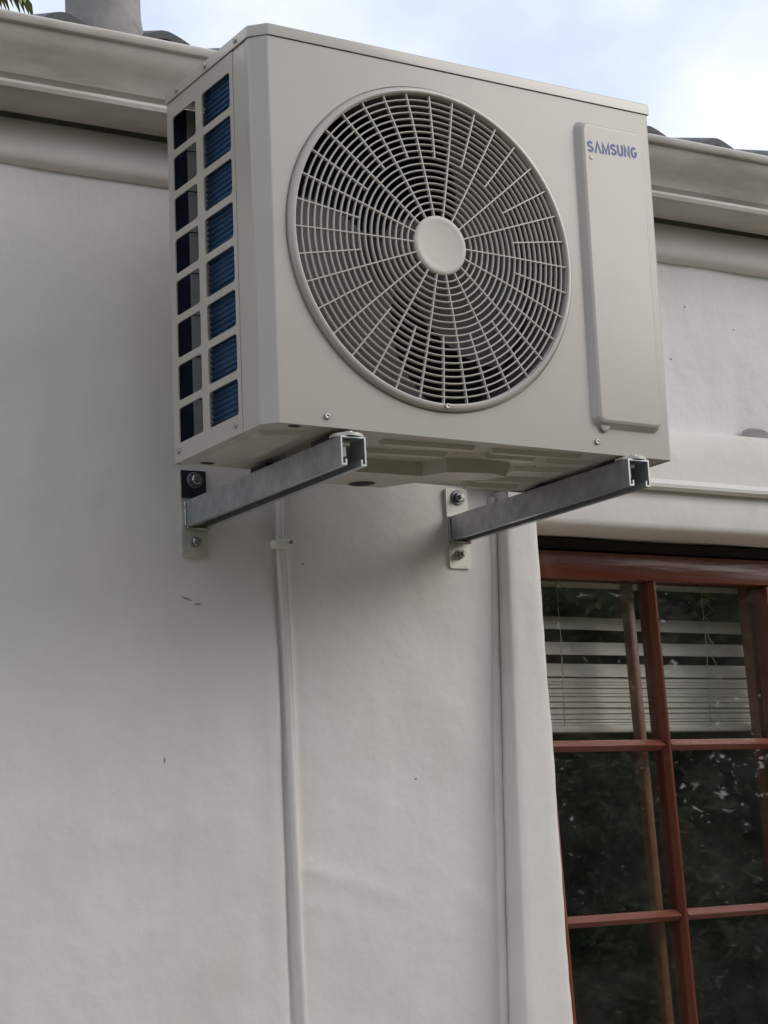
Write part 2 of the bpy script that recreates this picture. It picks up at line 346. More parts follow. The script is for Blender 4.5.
# ogee gutter
gp = [(-.034, .600), (-.098, .599), (-.110, .601), (-.1175, .6055), (-.1195, .612), (-.1165, .618), (-.106, .6205), (-.088, .6220), (-.084, .6270), (-.0875, .6335), (-.0960, .638), (-.1000, .647), (-.108, .660), (-.121, .674), (-.129, .686), (-.1335, .698), (-.1345, .703), (-.142, .704), (-.1445, .708), (-.1445, .715), (-.141, .719), (-.130, .719), (-.126, .712), (-.122, .695), (-.090, .650), (-.078, .632), (-.078, .612), (-.040, .610), (-.040, .70), (-.034, .70)]
V, F = extrude_x(gp, -2.5, 3.5, 240, True, fn=lambda x, y, z: (x, y + .0012*noise.noise((x*3, y*20, 1)), z + .0018*noise.noise((x*2.2, 5, 2)) + .0005*noise.noise((x*12, y*30, 2))))
mesh('gutter', V, F, 'gutter', house, smooth=True)
# roof: slab with rows of rolled tiles
sl_ = math.tan(R(21)); roofz = lambda y: .700 + (y+.10)*sl_
roof = mesh('roof', *(lambda P: (P, [(0, 1, 2, 3), (7, 6, 5, 4), (0, 4, 5, 1), (1, 5, 6, 2), (2, 6, 7, 3), (3, 7, 4, 0)]))([(x, y, roofz(y)+dz) for dz in (0, -.03) for x, y in ((-2.5, -.085), (3.5, -.085), (3.5, 4.8), (-2.5, 4.8))]), 'tile', house)
def tilemesh():
    V = []; F = []; prof = []
    for k in range(15):
        t = k/14; x = -.066 + .132*t; prof.append((x, (.041)*math.sin(math.pi*t)**.8))
    prof = [(-.0835, .001), (-.074, .0)] + prof + [(.074, 0), (.0835, .001)]
    low = [(x*.97, z-.014) for x, z in reversed(prof)]
    full = prof + low; m = len(full); nn = 5
    for j in range(nn+1):
        y = -.01 + .36*j/nn
        for x, z in full: V.append((x + .002*noise.noise((x*30, y*8, 2)), y + .004*noise.noise((x*18, 1, 4)), z + y*sl_ + .003*(1-j/nn) + .0022*noise.noise((x*22, y*6, 7))))
    for j in range(nn):
        for k in range(m): F.append((j*m+k, j*m+(k+1) % m, (j+1)*m+(k+1) % m, (j+1)*m+k))
    F.append(tuple(range(m))); F.append(tuple(nn*m+k for k in range(m))[::-1])
    me = bpy.data.meshes.new('roof_tile'); me.from_pydata(V, [], F)
    bm = bmesh.new(); bm.from_mesh(me); bmesh.ops.recalc_face_normals(bm, faces=bm.faces); bm.to_mesh(me); bm.free()
    for p in me.polygons: p.use_smooth = True
    me.set_sharp_from_angle(angle=R(40)); return me
tm = tilemesh()
for row in range(5):
    for k in range(-14, 20):
        x = .060 + .1675*k + random.uniform(-.004, .004); y = -.098 + .30*row + random.uniform(-.006, .004)
        if row == 0 and k in (-1,): x -= .006
        o = link('roof_tile', tm, 'tile', roof, Vector((x, y, roofz(y) + .0105 + .008*(row > 0) + random.uniform(-.002, .004))) - ORG[house])
        o.rotation_euler = (R(random.uniform(-.8, .8)), R(random.uniform(-1.5, 1.5)), R(random.uniform(-1.2, 1.2)))
# cement vent pipe with a flared foot
V, F = [], []; n = 40; ring = [(.700, .068), (.752, .066), (.762, .0635), (.78, .0615), (.90, .061), (1.05, .061), (1.35, .061), (1.36, .072), (1.42, .072), (1.42, .058), (1.25, .058)]
for z, r in ring:
    for k in range(n): a = 2*math.pi*k/n; V.append((-.031+r*math.cos(a), -.055+r*math.sin(a)*.98, z))
for i in range(len(ring)-1):
    for k in range(n): F.append((i*n+k, i*n+(k+1) % n, (i+1)*n+(k+1) % n, (i+1)*n+k))
mesh('vent_pipe', V, F, 'pipe', roof, smooth=True)

# ------------------------------------------------------------------ window (part of the house, its timbers and panes are sub-parts)
SH = lambda v: (v[0] + (-.09 - v[2])*.026, v[1], v[2])     # the old sash hangs slightly out of square
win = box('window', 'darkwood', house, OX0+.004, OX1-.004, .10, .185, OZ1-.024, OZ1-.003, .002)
box('outer_frame', 'wood', win, OX0+.003, OX0+.05, .085, .185, OZ0+.004, OZ1-.026, .003)
box('outer_frame', 'wood', win, OX1-.05, OX1-.003, .085, .185, OZ0+.004, OZ1-.026, .003)
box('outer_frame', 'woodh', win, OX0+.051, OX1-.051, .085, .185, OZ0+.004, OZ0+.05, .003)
def bar(name, x0, x1, z0, z1, hor, parent=win, y0=.082, y1=.125, plain=False):
    """glazing bar: narrow front nosing, sloping back on both sides to the glass"""
    if plain: return box(name, 'innerwood', parent, x0, x1, y0, y1, z0, z1, .0022, 2, SH)
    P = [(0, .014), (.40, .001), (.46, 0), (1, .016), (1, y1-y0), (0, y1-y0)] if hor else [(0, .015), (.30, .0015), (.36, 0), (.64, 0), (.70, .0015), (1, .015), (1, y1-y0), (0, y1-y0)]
    V = []; m = len(P)
    for e in (0, 1):
        for u, d in P: V.append(SH((x0+(x1-x0)*e, y0+d, z0+(z1-z0)*u) if hor else (x0+(x1-x0)*u, y0+d, z0+(z1-z0)*e)))
    F = [(k, (k+1) % m, m+(k+1) % m, m+k) for k in range(m)] + [tuple(range(m)), tuple(range(2*m-1, m-1, -1))]
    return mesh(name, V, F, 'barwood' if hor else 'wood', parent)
rowz = [-.406, -.724, -1.040]; ztop = -.0935; zbot = -1.335
for s, (a, b) in enumerate(((.846, 1.478), (1.484, 2.112))):
    li, ri = a+(.024 if s == 0 else .048), b-.048; mid = (li+ri)/2 + (-.0045 if s == 0 else 0)
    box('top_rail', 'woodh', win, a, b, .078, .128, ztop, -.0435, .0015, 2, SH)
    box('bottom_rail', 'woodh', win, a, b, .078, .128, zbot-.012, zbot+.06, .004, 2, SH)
    box('stile', 'wood', win, a, li, .079, .127, zbot+.061, ztop-.001, .004, 2, SH)
    box('stile', 'wood', win, ri, b, .079, .127, zbot+.061, ztop-.001, .004, 2, SH)
    for z in rowz:
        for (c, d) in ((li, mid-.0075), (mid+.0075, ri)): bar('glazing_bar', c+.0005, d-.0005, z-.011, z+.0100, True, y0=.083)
    bar('glazing_bar', mid-.0070, mid+.0070, zbot+.061, ztop-.001, False, y0=.080)
    zz = [ztop] + rowz + [zbot+.06]
    for r_ in range(4):
        for (c, d) in ((li, mid-.007), (mid+.007, ri)):
            z1, z0 = zz[r_]-.002, zz[r_+1]+.002
            # a bevelled bead of putty round each pane, and the pane itself
            pane = box('glass_pane', 'glass', win, c-.003, d+.003, .100, .1035, z0-.011, z1+.011, 0, 2, SH)
# inner frame standing behind the glass
bar('inner_bar', 1.1315, 1.1480, zbot, -.03, False, y0=.150, y1=.172, plain=True)
bar('inner_stile', 1.440, 1.520, zbot, -.03, False, y0=.150, y1=.178, plain=True)
bar('inner_stile', .800, .842, zbot, -.03, False, y0=.150, y1=.178, plain=True)
bar('inner_stile', 2.06, 2.12, zbot, -.03, False, y0=.150, y1=.178, plain=True)

# ------------------------------------------------------------------ blind behind the window
blind = thing('venetian_blind', 'white slatted blind half raised behind the red window', 'blind', (1.15, .22, -.36))
def slatmesh(wd, dep, tilt):
    V, F = [], []; n = 6
    for side in (0, 1):
        for x in (-wd/2, wd/2):
            for k in range(n+1):
                t = k/n-.5; y = t*dep; z = .0022*(1-(2*t)**2) - side*.0008
                V.append((x, y*math.cos(tilt) - z*math.sin(tilt), y*math.sin(tilt) + z*math.cos(tilt)))
    m = n+1
    for k in range(n):
        F += [(k, k+1, m+k+1, m+k), (2*m+k, 3*m+k, 3*m+k+1, 2*m+k+1)]
    me = bpy.data.meshes.new('slat'); me.from_pydata(V, [], F)
    for p in me.polygons: p.use_smooth = True
    return me
bx0, bx1 = .83, 1.62; bw = bx1-bx0; bc = (bx0+bx1)/2
s1 = slatmesh(bw, .030, R(62)); s2 = slatmesh(bw, .013, R(48))
for z, rr in ((-.1585, .25), (-.207, -.15)): link('slat', s1, 'slat', blind, Vector((bc, .225, z)) - ORG[blind]).rotation_euler.y = R(rr)
link('slat', s1, 'slat', blind, Vector((bc, .225, -.250)) - ORG[blind])
for k in range(16):
    o = link('slat', s2, 'slat', blind, Vector((bc+random.uniform(-.002, .002), .226+random.uniform(-.002, .002), -.268-.0056*k)) - ORG[blind]); o.rotation_euler.y = R(random.uniform(-.22, .22)); o.rotation_euler.x = R(random.uniform(-4, 4))
box('bottom_rail', 'slat', blind, bx0, bx1, .212, .240, -.372, -.358, .003)
box('head_rail', 'slat', blind, bx0, bx1, .212, .245, -.085, -.045, .003)
for x in (.955, 1.005, 1.37):
    V, F = tubevf([(x, .208, -.05), (x+.003, .207, -.2), (x-.002, .208, -.36)], .0009, 6); mesh('cord', V, F, 'cord', blind, smooth='all')
for x in (.945, 1.385):   # slack loops of ladder cord bunched against the stacked slats
    pts = [(x + .014*math.sin(k*2.1+x*9)*(.4+.6*(k % 3)/2), .206 - .004*(k % 2), -.115 - k*.0125) for k in range(20)]
    V, F = tubevf(pts, .0008, 5); mesh('ladder_cord', V, F, 'cord', blind, smooth='all')

# ------------------------------------------------------------------ painted-over cable on the wall
cable = thing('wall_cable', 'painted cable running down the plain wall below the left bracket', 'cable', (.284, -.006, -.9))
pts = [(.2865, -.004, .12), (.2862, -.005, .0), (.2835, -.006, -.05), (.2815, -.007, -.075), (.2850, -.004, -.14), (.2885, -.002, -.2), (.2890, -.002, -.46), (.2905, -.002, -.65), (.2905, -.002, -.85), (.290, -.002, -1.3), (.290, -.002, GZ+.03)]
fine = []
for i in range(len(pts)-1):
    for k in range(6):
        p = Vector(pts[i]).lerp(Vector(pts[i+1]), k/6); p.x += .0012*noise.noise((p.z*7, 1, 1)); fine.append(p)
V, F = tubevf(fine, [.0068 + .0010*noise.noise((p.z*5, 8, 1)) for p in fine], 12); mesh('cable', V, F, 'plaster', cable, smooth='all')
box('clip', 'white', cable, .2685, .2985, -.0185, .004, -.081, -.066, .003)
o = link('nail', disc_mesh('nail', .0032, .004, 10, slot=False), 'darkzinc', cable, Vector((.2975, -.0175, -.0705)) - ORG[cable])

# ------------------------------------------------------------------ brackets
ZA, HA, WA, LA = -.0095, .0425, .041, .5122
def cchan(x0, ztop, z0y, y1):
    """steel channel, open slot along its underside, hollow"""
    t = .0026; lip = .009; ret = .009; h = HA; wdt = WA
    o_ = [(0, 0), (wdt, 0), (wdt, -h), (wdt-lip, -h), (wdt-lip, -h+ret), (wdt-lip+t, -h+ret), (wdt-lip+t, -h+t), (wdt-t, -h+t), (wdt-t, -t), (t, -t), (t, -h+t), (lip-t, -h+t), (lip-t, -h+ret), (lip, -h+ret), (lip, -h), (0, -h)]
    V, F = [], []; m = len(o_)
    for y in (z0y, y1):
        for a, b in o_: V.append((x0+a, y, ztop+b))
    for k in range(m): F.append((k, (k+1) % m, m+(k+1) % m, m+k))
    # end faces as quads of the wall thickness
    for e in (0, m):
        for q in ((0, 9, 8, 1), (1, 8, 7, 2), (2, 7, 6, 3), (3, 6, 5, 4), (0, 15, 10, 9), (15, 14, 11, 10), (14, 13, 12, 11)): F.append(tuple(e+i for i in q))
    return V, F
def bracket(xa, label, xp, dz, darktop):
    b = thing('wall_bracket', label, 'bracket', (xa+WA/2, 0, ZA-HA-.03), group='steel brackets under the air conditioner')
    V, F = cchan(xa, ZA, -LA, -.0075); mesh('channel_arm', V, F, 'galv', b, smooth=True)
    # wall plate with rounded corners
    P = rrect(xp, xp+.0457, -.1010+dz, .0425+dz, .005, 4); n = len(P)
    V = [(x, -.0075, z) for x, z in P] + [(x, .004, z) for x, z in P]
    F = [tuple(range(n)), tuple(range(2*n-1, n-1, -1))] + [(k, (k+1) % n, n+(k+1) % n, n+k) for k in range(n)]
    mesh('wall_plate', V, F, 'plate', b)
    if darktop: box('dark_square', 'darkplate', b, xp+.0006, xp+.0452, -.0100, -.0076, -.0040+dz, .0420+dz, .0008)  # near-black square laid over the top of the plate
    # weld beads where the arm meets the plate
    for (a, c) in (((xa-.001, -.009, ZA), (xa-.001, -.009, ZA-HA)), ((xa, -.009, ZA-HA-.001), (xa+WA, -.009, ZA-HA-.001))):
        pts = [Vector(a).lerp(Vector(c), k/12) for k in range(13)]
        V, F = tubevf(pts, [.0028*(1+.5*noise.noise((k*1.3, xa*9, 2))) for k in range(13)], 7); mesh('weld', V, F, 'steel', b, smooth='all')
    for (bx, bz, r, top) in ((xp+.0235, .0255+dz, .0135, 1), (xp+.0215, -.0765+dz, .0085, 0)):
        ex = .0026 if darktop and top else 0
        V, F = lathe_y([(.0001, -.0075-ex), (r, -.0076-ex), (r, -.0098-ex), (r*.92, -.0108-ex), (.0001, -.0109-ex)], bx, bz, 24); wsh = mesh('washer', V, F, 'darkzinc' if top else 'steel', b, smooth=True)
        V, F = [], []; hr = .0088 if top else .0072
        for y, rr in ((-.0108-ex, hr), (-.0170-ex, hr), (-.0182-ex, hr*.82)):
            for k in range(6): a = R(60*k+13); V.append((bx+rr*math.cos(a), y, bz+rr*math.sin(a)))
        for i in range(2):
            for k in range(6): F.append((i*6+k, i*6+(k+1) % 6, (i+1)*6+(k+1) % 6, (i+1)*6+k))
        F.append(tuple(range(12, 18))); mesh('nut', V, F, 'steel', b)
        V, F = tubevf([(bx, -.017, bz), (bx, -.026, bz)], .0042, 12); mesh('bolt', V, F, 'steel', b, smooth=True)
    # front mount: big washer and bolt head on the arm end, bolt shank hanging inside the channel
    cx, cy = xa+WA*.52, -LA+.020
    V, F = [], []
    for z, r in ((ZA+.0003, .0245), (ZA+.0045, .0245), (ZA+.0052, .0235), (ZA+.0055, .0001)):
        for k in range(28): a = 2*math.pi*k/28; V.append((cx+r*math.cos(a), cy+r*math.sin(a), z))
    for i in range(3):
        for k in range(28): F.append((i*28+k, i*28+(k+1) % 28, (i+1)*28+(k+1) % 28, (i+1)*28+k))
    mesh('mount_washer', V, F, 'plate', b, smooth=True)
    V, F = [], []; zb = ZA+.0056
    for z, r in ((zb, .008), (zb+.003, .0075), (zb+.0038, .0001)):
        for k in range(20): a = 2*math.pi*k/20; V.append((cx+r*math.cos(a), cy-.006+r*math.sin(a), z))
    for i in range(2):
        for k in range(20): F.append((i*20+k, i*20+(k+1) % 20, (i+1)*20+(k+1) % 20, (i+1)*20+k))
    mesh('bolt_head', V, F, 'steel', b, smooth=True)
    V, F = tubevf([(cx-.006, cy, ZA-.003), (cx-.006, cy, ZA-.026)], .004, 10); mesh('bolt', V, F, 'plate', b, smooth=True)
    box('nut', 'plate', b, cx-.014, cx+.002, cy-.007, cy+.007, ZA-.011, ZA-.0035, .0012)
    # rubber pads between arm and base
    for (ya, yb_) in ((-.475, -.425), (-.285, -.235)): box('rubber_pad', 'rubber', b, xa+.001, xa+WA-.003, ya, yb_, ZA+.0003, ZA+.0052 + (.0030 if xa < .3 else -.0012), .0012)
    return b
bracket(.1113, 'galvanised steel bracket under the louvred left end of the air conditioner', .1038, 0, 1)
bracket(.6229, 'galvanised steel bracket beside the window, under the right end of the air conditioner', .6182, 0, 0)

# ------------------------------------------------------------------ air conditioner outdoor unit
W_, H_, D_ = .72, .5935, .2965; YB = -.2048; YF = YB-D_; CH = .0213; LZ = .5745
ac = thing('air_conditioner', 'beige outdoor air conditioner unit with round fan grille on wall brackets', 'air conditioner', (W_/2, YB-D_/2, 0), (-.0012, .0119, .0017))
GX, GZc, GR, HR = .2925, .2900, .2392, .0457      # fan grille centre, opening radius, hub radius
RO = .2522
# front panel with the fan opening, chamfered left corner wrapped round the side
V, F = [], []; zb, zt = .0, LZ
def rect_pt(a):
    c, s = math.cos(a), math.sin(a); x0, x1, z0, z1 = CH-GX, W_-.004-GX, zb-GZc, zt-GZc
    t = min(x1/c if c > 1e-9 else (x0/c if c < -1e-9 else 1e9), z1/s if s > 1e-9 else (z0/s if s < -1e-9 else 1e9))
    return (GX+c*t, YF, GZc+s*t)
angs = sorted([2*math.pi*k/120 for k in range(120)] + [math.atan2(z-GZc, x-GX) % (2*math.pi) for x in (CH, W_-.004) for z in (zb, zt)])
n = len(angs)
for a in angs: V.append((GX+RO*math.cos(a), YF, GZc+RO*math.sin(a)))
for a in angs: V.append(rect_pt(a))
for k in range(n): F.append((k, (k+1) % n, n+(k+1) % n, n+k))
# pressed groove, raised bead and inward cone round the fan opening
gprof = [(RO, YF), (RO-.0007, YF+.0022), (RO-.0017, YF+.0022), (RO-.0024, YF-.0032), (RO-.0040, YF-.0066), (RO-.0066, YF-.0084), (GR+.0030, YF-.0088), (GR+.0006, YF-.0078), (GR, YF-.0055), (GR, YF+.014)]
b0 = len(V)
for r, y in gprof[1:]:
    for a in angs: V.append((GX+r*math.cos(a), y, GZc+r*math.sin(a)))
for k in range(n): F.append((k, (k+1) % n, b0+(k+1) % n, b0+k))
for i in range(len(gprof)-2):
    for k in range(n): F.append((b0+i*n+k, b0+i*n+(k+1) % n, b0+(i+1)*n+(k+1) % n, b0+(i+1)*n+k))
def vstrip(path):
    for (p, q) in zip(path[:-1], path[1:]):
        k = len(V); V.extend([(p[0], p[1], zb), (q[0], q[1], zb), (q[0], q[1], zt), (p[0], p[1], zt)]); F.append((k, k+1, k+2, k+3))
vstrip([(CH, YF), (CH*.90, YF+.0004), (.0015, YF+CH*.92), (.0, YF+CH+.002), (.0004, YF+CH+.010), (.0010, YF+CH+.013), (.0010, -.4293)])
vstrip([(W_-.004, YF), (W_-.0012, YF+.0012), (W_, YF+.004), (W_, -.43)])
fp = mesh('front_panel', V, F, 'acpaint', ac, smooth=8, weld=1e-5)
for p in fp.data.polygons:
    if abs(p.normal.y) > .9995: p.use_smooth = False
# louvred left side panel: two columns of eight openings
V, F = [], []
cols = ((-.3045, -.2235), (-.4185, -.3262)); z0r, pit, oh = .0272, .0664, .0548
ylim = (-.4290, -.3155, YB); zlim = [.0] + [z0r + oh + (pit-oh)/2 + pit*k for k in range(7)] + [LZ]
for c in range(2):
    ya, yb_ = (ylim[1], ylim[2]) if c == 0 else (ylim[0], ylim[1])
    for r_ in range(8):
        za, zb2 = zlim[r_], zlim[r_+1]; hz0 = z0r+pit*r_
        H = rrect(cols[c][0], cols[c][1], hz0, hz0+oh, .006, 5); m = len(H); k = len(V)
        V += [(0, y, z) for y, z in H] + [(.0022, y, z) for y, z in H] + [(0, yb_, zb2), (0, ya, zb2), (0, ya, za), (0, yb_, za)]
        for i in range(m): F.append((k+i, k+(i+1) % m, k+m+(i+1) % m, k+m+i))
        for ci in range(4):
            for i in range(4): F.append((k+2*m+ci, k+ci*5+i, k+ci*5+i+1))
            F.append((k+2*m+ci, k+ci*5+4, k+((ci+1) % 4)*5, k+2*m+(ci+1) % 4))
k = len(V); V += [(0, YB, 0), (.012, YB, 0), (.012, YB, LZ), (0, YB, LZ)]; F.append((k, k+1, k+2, k+3))
k = len(V); V += [(0, -.429, 0), (.002, -.429, 0), (.002, -.429, LZ), (0, -.429, LZ)]; F.append((k, k+1, k+2, k+3))
side = mesh('side_panel', V, F, 'acpaint', ac, weld=1e-5)
V, F = [], []
for b_ in ((W_-.002, W_, -.4295, YB, 0, LZ), (.56, W_-.003, YB-.002, YB, 0, LZ)):
    v, f = boxvf(*b_); k = len(V); V += v; F += [tuple(i+k for i in q) for q in f]
mesh('side_panel', V, F, 'acpaint', ac)
# lid with folded skirt, following the chamfered corner
o2 = .0022
out_ = [(CH-.0008, YF-o2), (W_+o2, YF-o2), (W_+o2, YB+o2), (-o2, YB+o2), (-o2, YF+CH-.0008)]
bm = bmesh.new(); lo = [bm.verts.new((x, y, LZ+.0012)) for x, y in out_]; hi = [bm.verts.new((x, y, H_)) for x, y in out_]
for k in range(5): bm.faces.new((lo[k], lo[(k+1) % 5], hi[(k+1) % 5], hi[k]))
bm.faces.new(hi); bm.faces.new(lo[::-1]); bmesh.ops.recalc_face_normals(bm, faces=bm.faces)
bmesh.ops.bevel(bm, geom=[e for e in bm.edges if e.verts[0].co.z > H_-.001 or e.verts[1].co.z > H_-.001], offset=.0022, segments=3, profile=.5, affect='EDGES')
for v in bm.verts: v.co -= ORG[ac]
me = bpy.data.meshes.new('lid'); bm.to_mesh(me); bm.free()
for p in me.polygons: p.use_smooth = True
me.set_sharp_from_angle(angle=R(40)); link('lid', me, 'acpaint', ac)
# base pan: thin tray, pressed slots, lower drain plateau with its hole
V, F = [], []
ins = .0025
bo = [(CH, YF+ins), (W_-ins, YF+ins), (W_-ins, YB-ins), (ins, YB-ins), (ins, YF+CH)]
V = [(x, y, .0012) for x, y in bo] + [(x, y, .03) for x, y in bo]
F = [(4, 3, 2, 1, 0)] + [(k, (k+1) % 5, 5+(k+1) % 5, 5+k) for k in range(5)]
pan = mesh('base_pan', V, F, 'base', ac)
def plateau(name, P, z0, z1, inset, material, parent, hole=None):
    n = len(P); cx = sum(p[0] for p in P)/n; cy = sum(p[1] for p in P)/n
    V = [(x, y, z0) for x, y in P]
    Q = []
    for i in range(n):
        a, b, c = Vector(P[i-1]), Vector(P[i]), Vector(P[(i+1) % n])
        e1 = (b-a).normalized(); e2 = (c-b).normalized(); n1 = Vector((-e1.y, e1.x)); n2 = Vector((-e2.y, e2.x)); d = (n1+n2); d /= max(.35, d.length_squared/2)
        Q.append(b + d*inset)
    V += [(q.x, q.y, z1) for q in Q]
    F = [(k, (k+1) % n, n+(k+1) % n, n+k) for k in range(n)]
    F.append(tuple(range(n, 2*n)))
    return mesh(name, V, F, material, parent)
plateau('drain_plateau', [(.175, -.335), (.352, -.346), (.372, -.385), (.452, -.402), (.492, -.385), (.470, -.345), (.385, -.305), (.345, -.235), (.175, -.232)], .0012, -.0195, .006, 'base', pan)
for hx, hy, rr in ((.292, -.265, .0215),):
    V, F = [], []
    for z, r in ((-.0196, rr+.004), (-.0212, rr+.0015), (-.0212, rr), (-.0192, rr-.0008)):
        for k in range(32): a = 2*math.pi*k/32; V.append((hx+r*math.cos(a), hy+r*math.sin(a), z))
    for i in range(3):
        for k in range(32): F.append((i*32+k, i*32+(k+1) % 32, (i+1)*32+(k+1) % 32, (i+1)*32+k))
    mesh('drain_rim', V, F, 'base', pan, smooth=True)
    V = [(hx+rr*math.cos(2*math.pi*k/32), hy+rr*math.sin(2*math.pi*k/32), -.0200) for k in range(32)]; mesh('drain_hole', V, [tuple(range(32))], 'black', pan)
for P in ([(.215, -.462), (.368, -.474), (.368, -.455), (.215, -.443)], [(.200, -.400), (.352, -.420), (.352, -.400), (.200, -.380)], [(.400, -.470), (.560, -.482), (.560, -.466), (.400, -.452)]):
    plateau('pressed_rib', P, .0011, -.0055, .004, 'base', pan)
plateau('pressed_rib', [(.020, -.440), (.085, -.470), (.092, -.300), (.020, -.270)], .0011, -.0045, .005, 'base', pan)
plateau('pressed_rib', [(.505, -.375), (.600, -.392), (.600, -.345), (.490, -.325)], .0011, -.0060, .005, 'base', pan)
plateau('pressed_rib', [(.520, -.44), (.600, -.452), (.600, -.425), (.515, -.412)], .0011, -.0060, .005, 'base', pan)
for P in ([(.405, -.440), (.500, -.447), (.500, -.428), (.405, -.421)], [(.500, -.300), (.600, -.312), (.600, -.285), (.492, -.272)], [(.400, -.275), (.480, -.283), (.480, -.258), (.395, -.250)], [(.500, -.250), (.600, -.255), (.600, -.232), (.500, -.228)]):
    plateau('pressed_rib', P, .0011, -.0065, .005, 'base', pan)
plateau('pressed_rib', [(.680, -.47), (.708, -.47), (.708, -.26), (.680, -.26)], .0011, -.004, .004, 'base', pan)
for hx, hy, rx in ((.052, -.485, .010), (.045, -.225, .012)):
    V = [(hx+rx*math.cos(2*math.pi*k/20), hy+rx*.55*math.sin(2*math.pi*k/20), .0005) for k in range(20)]; mesh('punched_hole', V, [tuple(range(20))], 'black', pan)
# coil, inner sheets and rear guard seen through the side openings
coil0 = box('coil', 'coil', ac, .0100, .030, -.4270, -.3180, .006, LZ-.006, .0015)
V, F = [], []
for k in range(64):
    tubevf([(.0102, -.4265, .010+.00855*k), (.0102, -.3185, .010+.00855*k)], .0030, 6, V=V, F=F)
fins = mesh('coil_fins', V, F, 'coil', coil0, smooth='all'); fins['kind'] = 'stuff'
V, F = boxvf(.004, .0305, YB-.0062, YB-.0045, .004, LZ-.004); mesh('rear_strip', V, F, 'darksheet', ac)  # dark strip closing the rear of the side cavity
V, F = boxvf(.0308, .075, YB-.0075, YB-.0055, .004, LZ-.004); mesh('coil_end_plate', V, F, 'inner', ac)
for k in range(8):
    V, F = tubevf([(.027, YB-.012, .035+pit*k), (.056, YB-.012, .037+pit*k)], .0011, 6); mesh('guard_wire', V, F, 'black', ac)
# fan chamber: rear coil, shroud, motor and blades
V, F = boxvf(.081, .545, YB-.034, YB-.024, .02, LZ-.012); mesh('coil', V, F, 'rearcoil', ac)
V, F = boxvf(.0802, .5452, YB-.0343, YF+.06, LZ-.0205, LZ-.010); mesh('top_shade_sheet', V, F, 'darksheet', ac)  # dark sheet added under the lid, standing in for the chamber's shade
V, F = boxvf(.076, .080, YB-.035, YF+.115, .02, LZ-.010); mesh('side_liner', V, F, 'darksheet', ac)
V, F = boxvf(.548, .552, YB-.004, YF+.03, .004, LZ-.004); mesh('divider', V, F, 'inner', ac)
V, F = lathe_y([(.2470, YF+.004), (.2465, YF+.03), (.2465, YF+.11), (.252, YF+.125), (.27, YF+.130), (.27, YF+.128), (.2485, YF+.11), (.2485, YF+.004)], GX, GZc, 96, True); mesh('fan_shroud', V, F, 'shroud', ac, smooth=True)
V, F = lathe_y([(.0001, YF+.045), (.050, YF+.047), (.062, YF+.055), (.064, YF+.115), (.04, YF+.13), (.04, YF+.2)], GX, GZc, 48); fan = mesh('fan', V, F, 'blade', ac, smooth=True)
for a0 in (2, 196):
    V, F = [], []; nr, na = 10, 16
    for s in (0, 1):
        for i in range(nr+1):
            r = .058 + (.233-.058)*i/nr
            for j in range(na+1):
                t = j/na; sweep = 22*(i/nr)**1.5; a = R(a0 + sweep - 60 + 118*t*(.82+.18*i/nr))
                y = YF+.052 + .060*(1-t) + .008*math.sin(t*math.pi) + s*.003
                V.append((GX+r*math.cos(a), y, GZc+r*math.sin(a)))
    m = na+1; q = (nr+1)*m
    for s in (0, 1):
        for i in range(nr):
            for j in range(na): F.append((s*q+i*m+j, s*q+i*m+j+1, s*q+(i+1)*m+j+1, s*q+(i+1)*m+j))
    for j in range(na): F.append((nr*m+j, nr*m+j+1, q+nr*m+j+1, q+nr*m+j))
    for i in range(nr): F.append((i*m, (i+1)*m, q+(i+1)*m, q+i*m)); F.append((i*m+na, (i+1)*m+na, q+(i+1)*m+na, q+i*m+na))
    mesh('fan_blade', V, F, 'blade', fan, smooth=True)
# grille: domed rings and spokes, hub cap
dome = lambda r: YF - .0048 - .0105*(1-(min(r, GR)/GR)**2)
V, F = lathe_y([(GR+.0020, YF-.0040), (GR-.0008, YF-.0036), (GR-.0008, YF+.0060), (GR+.0020, YF+.0060)], GX, GZc, 120, True)
grille = mesh('fan_grille', V, F, 'acgrille', ac, smooth=True)
NG = 19; gap = (GR-HR)/NG
for i in range(1, NG):
    r = HR + gap*i; y = dome(r); t = .00132
    V, F = lathe_y([(r-t*.6, y-.0002), (r, y-.0008), (r+t*.6, y-.0002), (r+t, y+.0012), (r+t*.7, y+.0060), (r-t*.7, y+.0060), (r-t, y+.0012)], GX, GZc, 96 if r > .1 else 64, True)
    mesh('grille_ring', V, F, 'acgrille', grille, smooth='all')
rs = HR + gap*9
for k in range(36):
    a = R(10*k); r0 = HR*.96 if k % 2 == 0 else rs; r1 = GR+.0004
    V, F = [], []; c, s = math.cos(a), math.sin(a); nn = 9; tw = .00125
    for i in range(nn+1):
        r = r0+(r1-r0)*i/nn; y = dome(r)-.0004
        for (u, dy) in ((-tw*.6, -.0004), (tw*.6, -.0004), (tw, .0010), (tw*.7, .0055), (-tw*.7, .0055), (-tw, .0010)): V.append((GX+r*c-u*s, y+dy, GZc+r*s+u*c))
    for i in range(nn):
        for j in range(6): F.append((i*6+j, i*6+(j+1) % 6, (i+1)*6+(j+1) % 6, (i+1)*6+j))
    F.append((0, 1, 2, 3, 4, 5)); F.append(tuple(nn*6+j for j in range(6)))
    mesh('grille_spoke', V, F, 'acgrille', grille)
yh = dome(HR)
V, F = lathe_y([(HR*.98, yh+.008), (HR, yh), (HR-.0006, yh-.0010), (HR-.0022, yh-.0020), (HR-.006, yh-.0022), (HR-.012, yh-.0014), (HR-.013, yh-.0013), (.0001, yh-.0013)], GX, GZc, 72); mesh('hub_cap', V, F, 'acgrille', grille, smooth=True)
